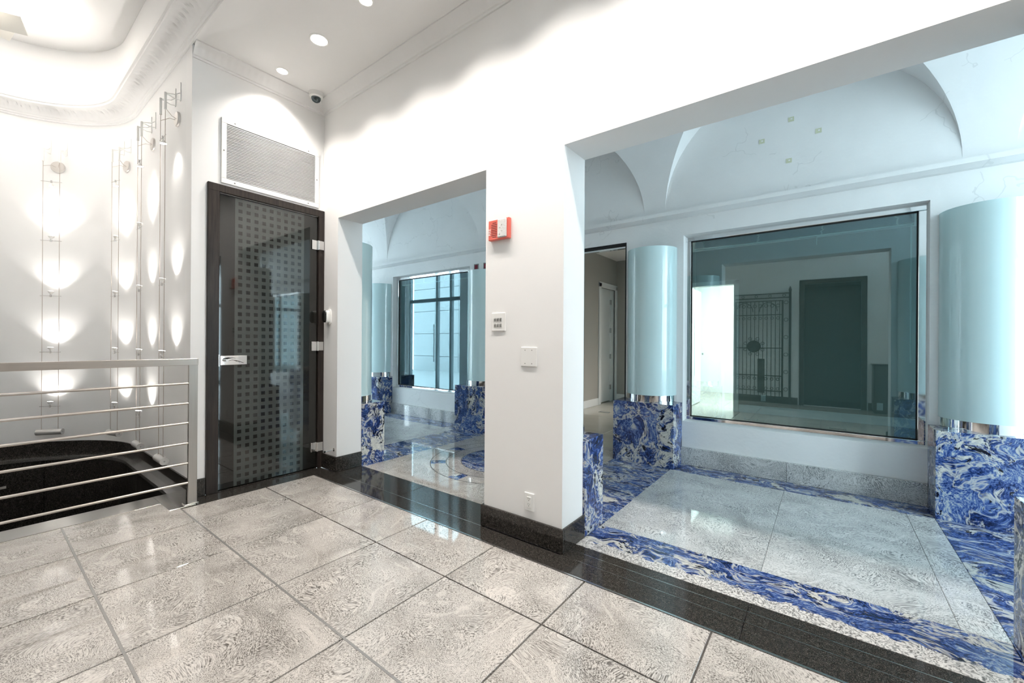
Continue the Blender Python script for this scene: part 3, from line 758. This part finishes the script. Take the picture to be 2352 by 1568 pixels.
tm = text_mesh('FIRE', .025, 'white_plastic'); tx = place('lettering', tm, t, (bx0 + .013, yy - .0006, (bz0 + bz1) / 2 - .012)); tx.rotation_euler = (pi / 2, -pi / 2, 0)
def plate(name, label, cat, cx, cz, w, h, mat='white_plastic', y=YW):
    t = thing(name, (cx, y, cz), label, cat)
    MB().box(cx - w / 2, cx + w / 2, y - .008, y + .001, cz - h / 2, cz + h / 2).build('plate', mat, t, bevel=.0035, segs=2)
    return t
t = plate('keypad_plate', 'white wall plate with six small grey buttons below the fire alarm', 'keypad', -1.733, 1.380, .116, .122)
for i in range(3):
    for j in range(2):
        b = MB().box(-1.733 - .036 + i * .023, -1.733 - .019 + i * .023, YW - .011, YW - .007, 1.347 + j * .038, 1.369 + j * .038).build('button', 'grey_plastic', t, bevel=.0015, segs=1)
        MB().box(-1.733 - .033 + i * .023, -1.733 - .022 + i * .023, YW - .0116, YW - .0108, 1.364 + j * .038, 1.366 + j * .038).build('mark', 'ivory_plastic', b)
t = plate('blank_plate', 'square blank white wall plate with four screw holes', 'wall plate', -1.487, 1.155, .121, .122)
for dx in (-.027, .024):
    for dz in (-.042, .042): MB().lathe((-1.487 + dx, YW - .008, 1.155 + dz), [(.0035, 0), (.0025, .001)], 10, (0, -1, 0)).build('screw_hole', 'grey_plastic', t)
def outlet(label, cx, cz, y, w=.074, h=.112):
    t = plate('wall_outlet', label, 'outlet', cx, cz, w, h, y=y)
    f = MB().box(cx - .017, cx + .017, y - .0105, y - .007, cz - .034, cz + .034).build('receptacle', 'white_plastic', t, bevel=.0015, segs=1)
    for dz in (-.017, .017):
        for dx in (-.006, .006): MB().box(cx + dx - .001, cx + dx + .001, y - .0112, y - .010, cz + dz + .001, cz + dz + .009).build('slot', 'black_plastic', f)
        MB().lathe((cx, y - .0104, cz + dz - .006), [(.0026, 0), (.002, .0008)], 10, (0, -1, 0)).build('ground_hole', 'black_plastic', f)
outlet('white double outlet low on the white pier', -1.476, .248, YW)
outlet('white outlet under the vestibule window reflecting the entry', -5.875, .285, YF)
outlet('white outlet on the rear office wall near the bright doorway', -.88, .285, 8.5)
outlet('white outlet on the rear office wall right of the dark door reflection', .66, .285, 8.5)

# ------------------------------------------------------------------ marble pedestals and glass columns
def pedestal(label, x0, x1, y0, y1, mat, h=.632):
    o = MB().box(x0, x1, y0, y1, 0, h).build('marble_pedestal', mat, bevel=.0025, segs=1)
    return tag(o, label, 'pedestal', 'blue marble pedestals')
def column(label, cx, cy, s, r=.257, z0=.632, z1=2.245):
    """half-round glass shaft against a wall; s=-1 bulges to -y, +1 to +y"""
    t = thing('glass_column', (cx, cy, z0), label, 'glass column', 'frosted glass columns')
    def half(R0, R1, za, zb, n=40):
        rows = []
        for i in range(n + 1):
            a = pi * i / n; d = Vector((math.cos(a), s * math.sin(a), 0)); c = Vector((cx, cy, 0))
            rows.append([c + d * R0 + Vector((0, 0, za)), c + d * R1 + Vector((0, 0, za)), c + d * R1 + Vector((0, 0, zb)), c + d * R0 + Vector((0, 0, zb))])
        m = MB().sweep(rows, True); k = len(m.v) - 4; m.f += [(3, 2, 1, 0), (k, k + 1, k + 2, k + 3)]
        return m
    half(r - .012, r, z0 + .055, z1).build('glass_shaft', 'frosted_glass', t, smooth=40)
    half(r - .020, r + .006, z0, z0 + .072).build('base_ring', 'chrome', t, smooth=40)
far = [(-6.64, -6.03, -6.335, 'blue_marble', 'at the far left end of the left vestibule window'), (-4.21, -3.59, -3.89, 'blue_marble', 'between the left vestibule window and the office doorway'),
       (-1.82, -1.190, -1.507, 'blue_marble', 'between the office doorway and the dark office window'), (.628, 1.252, .940, 'blue_marble_lit', 'on the right of the dark office window')]
for x0, x1, cx, mat, where in far:
    pedestal('blue veined marble block pedestal ' + where, x0, x1, 4.205, YF, mat)
    column('pale aqua half-round glass column ' + where, cx, YF, -1)
near = [(-4.31, -3.70, -4.0, 'inside the narrow opening behind the corner wall'), (-1.84, -1.225, -1.53, 'backing onto the white pier'), (.632, 1.25, .94, 'inside the right end of the wide opening')]
for x0, x1, cx, where in near:
    pedestal('blue marble block pedestal ' + where, x0, x1, YI, 2.665, 'blue_marble', .615)
    column('aqua half-round glass column ' + where, cx, YI, 1, z0=.615)
# wall box with red windows above a column
t = thing('indicator_box', (-3.9, YF, 2.32), 'white wall box with red lenses in dark frames above a glass column', 'indicator')
MB().box(-4.09, -3.71, YF - .05, YF + .001, 2.262, 2.376).build('housing', 'white_plastic', t, bevel=.004, segs=1)
for cx in (-4.03, -3.85):
    f = MB().box(cx - .045, cx + .045, YF - .056, YF - .049, 2.272, 2.368).build('lens_frame', 'grey_plastic', t, bevel=.003, segs=1)
    MB().box(cx - .028, cx + .028, YF - .059, YF - .055, 2.286, 2.354).build('red_lens', 'red_lens', f, bevel=.003, segs=1)
# paper patches on the lunette
for (px, pz), lab in zip(((-.263, 3.275), (-.063, 3.112), (-.490, 3.139), (-.278, 2.905)), ('topmost small yellowish sticker inside the wall arch', 'small yellowish sticker in the wall arch nearest the rightmost column', 'small yellowish sticker in the wall arch nearest the office doorway', 'lowest small yellowish sticker inside the wall arch')):
    o = MB().box(px - .022, px + .022, YF - .003, YF + .001, pz - .020, pz + .020); o = o.build('sticker', 'paper')
    tag(o, lab, 'sticker', 'stickers on the arch')
    MB().box(px - .004, px + .010, YF - .0038, YF - .0028, pz - .004, pz + .008).build('torn_spot', 'white_plastic', o)

# ------------------------------------------------------------------ raised blinds behind the far windows
def blind(label, W):
    x0, x1, _, z1 = W; x0 += .07; x1 -= .07; y = YF + .165; zt = z1 - .015
    t = thing('window_blind', ((x0 + x1) / 2, y, zt), label, 'blind')
    MB().box(x0, x1, y - .02, y + .03, zt - .03, zt).build('headrail', 'blind_slat', t, bevel=.003, segs=1)
    m = MB()
    for i in range(16): m.box(x0, x1, y - .024, y + .026, zt - .034 - i * .0052, zt - .0325 - i * .0052)
    tag(m.build('slat_stack', 'blind_slat', t), kind='stuff')
    MB().box(x0, x1, y - .026, y + .026, zt - .128, zt - .119).build('bottom_rail', 'cord', t, bevel=.002, segs=1)
    for k in range(4):
        x = x0 + .09 + (x1 - x0 - .2) * k / 3; rnd = random.Random(k)
        pts = [(x + rnd.uniform(-.012, .012), y - .030 - rnd.uniform(0, .004), zt - .028 - .105 * j / 16) for j in range(17)]
        MB().tube(pts, .0018, 5).tube([(p[0] + .006, p[1] - .002, p[2]) for p in reversed(pts)], .0015, 5).build('ladder_cord', 'cord', t)
    MB().tube([(x0 + .62 * (x1 - x0), y - .03, zt - .12), (x0 + .62 * (x1 - x0), y - .03, zt - .21)], .003, 6).build('pull_cord', 'cord', t)
    MB().cyl((x1 - .02, y - .03, zt - .12), (x1 - .02, y - .03, 1.1), .005, n=8).build('wand', 'cord', t, smooth=40)
    MB().cyl((x0 + .01, y - .03, zt - .12), (x0 + .01, y - .03, .9), .0018, n=6).build('lift_cord', 'cord', t)
blind('dark teal venetian blind pulled up behind the dark office window', WIN1)
blind('dark teal venetian blind pulled up behind the window reflecting the entry', WIN0)
# floor boxes in the office
for x, y, lab in ((-.98, 7.78, 'small metal floor box near the bright doorway'), (.14, 7.74, 'small metal floor box in the office floor below the right blind cord'), (-3.15, 6.9, 'small metal floor box inside the office doorway')):
    t = thing('floor_box', (x, y, 0), lab, 'floor box')
    MB().box(x - .10, x + .10, y - .055, y + .055, -.004, .004).build('cover', 'cap_metal', t, bevel=.002, segs=1)
    MB().box(x - .075, x + .075, y - .03, y + .03, .003, .0055).build('lid', 'grey_plastic', t, bevel=.001, segs=1)

# ------------------------------------------------------------------ stainless stair railing
t = thing('stair_railing', (-3.86, 0, 0), 'brushed stainless railing with six slim bars beside the stairwell', 'railing')
MB().box(-3.884, -3.836, -1.04, 1.078, 1.056, 1.106).build('top_rail', 'steel_y', t, bevel=.002, segs=1)
for y in (1.050, -1.02):
    p = MB().box(-3.872, -3.848, y - .028, y + .028, .008, 1.057).build('post', 'steel_z', t, bevel=.0015, segs=1)
    MB().box(-3.895, -3.825, y - .055, y + .033, .0, .009).build('base_plate', 'steel_plate', p, bevel=.0015, segs=1)
for z in (.163, .312, .464, .617, .766, .917):
    MB().cyl((-3.86, -1.02, z), (-3.86, 1.03, z), .0085, n=16).build('bar', 'steel_y', t, smooth=40)

# ------------------------------------------------------------------ cable lights on the curved wall
def wallpoint(c):      # inward normal and tangent at a point of the stairwell wall
    c = Vector((c[0], c[1], 0))
    n = Vector((0, -1, 0)) if c.x > XS else (Vector((XS, 0, 0)) - c).normalized()
    return n, Vector((-n.y, n.x, 0))
LAMPS = [(2.90, -1), (2.28, 1), (1.70, 1), (1.11, 1), (.54, 1)]
def cable_light(c, lamps, label):
    n, tg = wallpoint(c); c = Vector((c[0], c[1], 0)); wall = c - n * .10
    t = thing('cable_light', (c.x, c.y, .27), label, 'cable light', 'cable lights on the curved wall')
    zt, zb = 3.24, .285
    for s in (-1, 1):
        q = c + tg * .0675 * s
        MB().cyl(q + Vector((0, 0, zb)), q + Vector((0, 0, zt - .13)), .0024, n=6).build('cable', 'cable_wire', t)
        w = q - n * .098
        b = MB().obox(w + Vector((0, 0, zt + .055)), tg, n, (0, 0, 1), .010, .004, .075)
        b.tube([w + Vector((0, 0, zt + .05)), w + n * .03 + Vector((0, 0, zt + .02)), q + Vector((0, 0, zt))], .0035, 6)
        b.tube([w + Vector((0, 0, zt - .01)), w + n * .03 + Vector((0, 0, zt - .018)), q + Vector((0, 0, zt))], .0035, 6)
        br = b.build('bracket', 'white_plastic', t)
        MB().cyl(q + Vector((0, 0, zt - .13)), q + Vector((0, 0, zt + .006)), .0095, n=12).build('tension_sleeve', 'lamp_white', br, smooth=40)
    cv = MB().lathe(wall + tg * .0 + Vector((0, 0, 3.09)), [(.060, 0), (.060, .010), (.055, .016)], 32, n).build('canopy', 'disc_metal', t, smooth=40)
    for s in (-1, 1):
        q = c + tg * .0675 * s; zc = 3.09 + .03 * s
        MB().tube([wall + n * .015 + tg * .012 * s + Vector((0, 0, 3.085)), wall + n * .05 + tg * .03 * s + Vector((0, 0, 3.09)), q + Vector((0, 0, zc))], .002, 6).build('feed_wire', 'cable_wire', cv)
    for z, d in lamps:
        p = c + Vector((0, 0, z))
        cb = MB().cyl(p - tg * .085, p + tg * .085, .0030, n=8).cyl(p + Vector((0, 0, -.012)), p + Vector((0, 0, .012)), .008, n=10).build('crossbar', 'satin_nickel', t, smooth=40)
        ax = (Vector((0, 0, d)) - n * .12).normalized(); b0 = p + Vector((0, 0, .014 * d))
        MB().lathe(b0, [(.006, 0), (.008, .010), (.018, .020), (.024, .031), (.0235, .034)], 20, ax).build('lamp', 'lamp_white', cb, smooth=40)
        MB().lathe(b0 + ax * .0335, [(.0215, 0), (.0215, .0015), (.001, .004)], 20, ax).build('bulb_face', 'lamp_glow', cb, smooth=40)
        aim = (Vector((0, 0, d)) - n * .34).normalized()
        light('cable_lamp_light', 'SPOT', b0 + ax * .050, (3.0 if d < 0 else 6.0), (1, .955, .90), aim, spot_size=math.radians(112), spot_blend=1.0, shadow_soft_size=.018)
    wq = c + Vector((0, 0, .270))
    wt = MB().cyl(wq - tg * .105, wq + tg * .105, .030, n=28).build('counterweight', 'weight_metal', t, smooth=40)
    for s in (-1, 1): MB().cyl(wq + tg * .105 * s, wq + tg * .1065 * s, .006, n=10).build('end_screw', 'grey_plastic', wt)
cable_light((-6.500, .535), LAMPS, 'five-lamp cable light on the round end of the stairwell wall')
cable_light((-5.930, .937), LAMPS, 'five-lamp cable light where the stairwell wall starts to curve')
cable_light((-5.080, .965), LAMPS, 'five-lamp cable light on the straight stairwell wall')
cable_light((-4.330, .965), [LAMPS[0], LAMPS[2], LAMPS[3]], 'three-lamp cable light next to the end of the door wall')
o = MB().obox((-6.555, .215, -.245), (.25, -.97, .0), (.97, .25, 0), (0, 0, 1), .035, .002, .012).build('pale_sliver', 'sliver'); o.rotation_euler = (0, 0, 0)  # short thin pale strip set on the black lining
tag(o, 'short pale strip on the black stairwell panel', 'sliver')

# ------------------------------------------------------------------ ceiling fixtures of the lobby
for i in range(9):
    x = -3.765 + i * .62; r = .062 if i == 1 else .045
    where = 'above the air grille' if i == 0 else 'with the widest ring, second from the door wall' if i == 1 else ('third', 'fourth', 'fifth', 'sixth', 'seventh', 'eighth', 'ninth')[i - 2] + ' from the door wall'
    t = thing('downlight', (x, 1.645, ZC), 'recessed round downlight ' + where, 'downlight', 'recessed downlights in the lobby ceiling')
    MB().lathe((x, 1.645, ZC + .001), [(r + .010, 0), (r + .010, .003), (r, .006), (r - .004, .003)], 32, (0, 0, -1)).build('trim_ring', 'white_plastic', t, smooth=40)
    MB().lathe((x, 1.645, ZC - .001), [(r - .005, 0), (r - .005, .002), (.001, .0022)], 28, (0, 0, -1)).build('lens', 'downlight_glow', t)
    light('downlight_light' if i < 3 else 'downlight_%d_offscreen' % (i + 1), 'SPOT', (x, 1.645, ZC - .02), 60.0, WARM, (0, 0, -1), spot_size=math.radians(118), spot_blend=.9, shadow_soft_size=.04)
t = thing('dome_camera', (-3.842, 1.984, ZC), 'white ceiling dome camera with smoked dome in the corner', 'security camera')
MB().lathe((-3.842, 1.984, ZC + .001), [(.062, 0), (.062, .018), (.058, .040), (.046, .048)], 32, (0, 0, -1)).build('housing', 'white_plastic', t, smooth=40)
MB().lathe((-3.842, 1.984, ZC - .046), [(.042, 0), (.041, .012), (.034, .028), (.020, .039), (.002, .043)], 28, (0, 0, -1)).build('dome', 'smoke_dome', t, smooth=60)
MB().lathe((-3.842, 1.984, ZC - .052), [(.018, 0), (.018, .014), (.010, .026)], 16, (.3, -.3, -1)).build('lens', 'black_plastic', t, smooth=40)
# chandeliers of tilted pale plates with uplights, hung in the tray
def chandelier(x, label, rot):
    t = thing('plate_chandelier', (x, 0, 3.9), label, 'chandelier')
    MB().cyl((x, 0, 3.95), (x, 0, TZ), .012).lathe((x, 0, TZ), [(.07, 0), (.07, .02), (.03, .035)], 24, (0, 0, -1)).build('stem', 'satin_nickel', t, smooth=40)
    MB().lathe((x, 0, 3.90), [(.03, 0), (.085, .02), (.085, .05), (.03, .07)], 24).build('hub', 'satin_nickel', t, smooth=40)
    for k in range(8):
        a = rot + 2 * pi * k / 8; d = Vector((math.cos(a), math.sin(a), 0)); s = Vector((-d.y, d.x, 0))
        L = .215 if k % 2 else .15
        nrm = (Vector((0, 0, 1)) + s * .8).normalized(); side = nrm.cross(d).normalized()
        MB().obox(Vector((x, 0, 3.96)) + d * (L), d, side, nrm, .11, .075, .004).build('glass_plate', 'shade_plate', t, bevel=.002, segs=1)
        MB().cyl(Vector((x, 0, 3.94)), Vector((x, 0, 3.955)) + d * (L - .05), .005, n=8).build('arm', 'satin_nickel', t, smooth=40)
    light('chandelier_up_offscreen', 'AREA', (x, 0, 4.03), 20, WARM, (0, 0, 1), shape='DISK', size=.8, spread=math.radians(130))
    light('chandelier_down_offscreen', 'AREA', (x, 0, 3.86), 8, WARM, (0, 0, -1), shape='DISK', size=.5)
chandelier(XS, 'pale plate chandelier hung over the stairwell', .35)

# ------------------------------------------------------------------ rear lobby wall, seen in the dark window's reflection
o = thing('door_4', (0, -RS, 0), 'dark wood framed doorway in the rear lobby wall', 'door', kind='structure')
for a, b, c, d in ((-.44, -.36, 0, 2.53), (.53, .612, 0, 2.53), (-.44, .612, 2.45, 2.53)): MB().box(a, b, -RS - .1, -RS + .03, c, d).build('casing', 'dark_wood', o, bevel=.003, segs=1)
t = thing('iron_gate', (-1.03, -1.03, 0), 'black wrought iron gate with oval medallion against the rear lobby wall', 'gate')
gy = -1.035
def bar(p, q, r=.006, name='bar'): return MB().cyl((p[0], gy, p[1]), (q[0], gy, q[1]), r, n=8).build(name, 'iron', t)
gx0, gx1 = -1.60, -.74
MB().box(-.615, -.575, gy - .02, gy + .02, 0, 2.33).lathe((-.595, gy, 2.33), [(.02, 0), (.03, .02), (.02, .05), (.004, .10)], 12).build('post', 'iron', t)
MB().box(gx1, gx1 + .03, gy - .015, gy + .015, .10, 2.14).build('stile', 'iron', t); MB().box(gx0, gx0 + .03, gy - .015, gy + .015, .10, 2.14).build('stile', 'iron', t)
for z in (.10, .24, .56, 1.14, 1.84, 2.13): MB().box(gx0, gx1 + .03, gy - .008, gy + .008, z, z + .018).build('rail', 'iron', t)
for z in (2.19, 2.28): MB().box(gx0, -.60, gy - .01, gy + .01, z, z + .02).build('top_rail', 'iron', t)
for i in range(11): bar((gx0 + .075 + i * .075, .12), (gx0 + .075 + i * .075, 2.14))
def loop(cx, cz, a, b, r=.005, name='scroll'): return MB().tube([(cx + a * math.cos(2 * pi * i / 16), gy, cz + b * math.sin(2 * pi * i / 16)) for i in range(16)], r, 6, True).build(name, 'iron', t)
for cx in (-1.42, -.98): MB().tube([(cx + .16 * math.cos(pi * i / 16), gy, 1.92 + .19 * math.sin(pi * i / 16)) for i in range(17)], .007, 6).build('arch', 'iron', t)
for i in range(8):
    loop(gx0 + .06 + i * .105, 2.04, .032, .032); loop(gx0 + .06 + i * .105, 1.78, .026, .026); loop(gx0 + .06 + i * .105, .50, .026, .026); loop(gx0 + .06 + i * .105, .30, .026, .026)
for i in range(6): loop(-.665, .3 + i * .36, .035, .035)
for i in range(4): loop(-1.45 + i * .25, 2.245, .025, .025)
MB().lathe((-1.24, gy - .008, 1.18), [(.13, 0), (.13, .016)], 32, (0, 1, 0)).build('medallion', 'iron', t)
for k in range(8):
    a = 2 * pi * (k + .5) / 8; loop(-1.24 + .175 * math.cos(a), 1.18 + .175 * math.sin(a), .03, .03)
MB().box(-1.17, -1.04, gy - .005, gy + .005, .2, .92).build('lock_plate', 'iron', t)
t = thing('low_cabinet', (.9, -.9, 0), 'dark low cabinet beside the rear doorway', 'cabinet')
MB().box(.68, 1.30, -1.04, -.66, .04, .86).build('body', 'cabinet_dark', t, bevel=.003, segs=1)
MB().box(.66, 1.32, -1.045, -.64, .86, .89).build('top', 'black_granite', t, bevel=.003, segs=1)
MB().box(.70, .985, -.66, -.645, .07, .84).build('door', 'cabinet_dark', t, bevel=.002, segs=1); MB().box(.995, 1.28, -.66, -.645, .07, .84).build('door', 'cabinet_dark', t, bevel=.002, segs=1)
MB().box(.70, 1.28, -1.02, -.70, 0, .04).build('plinth', 'void_black', t)
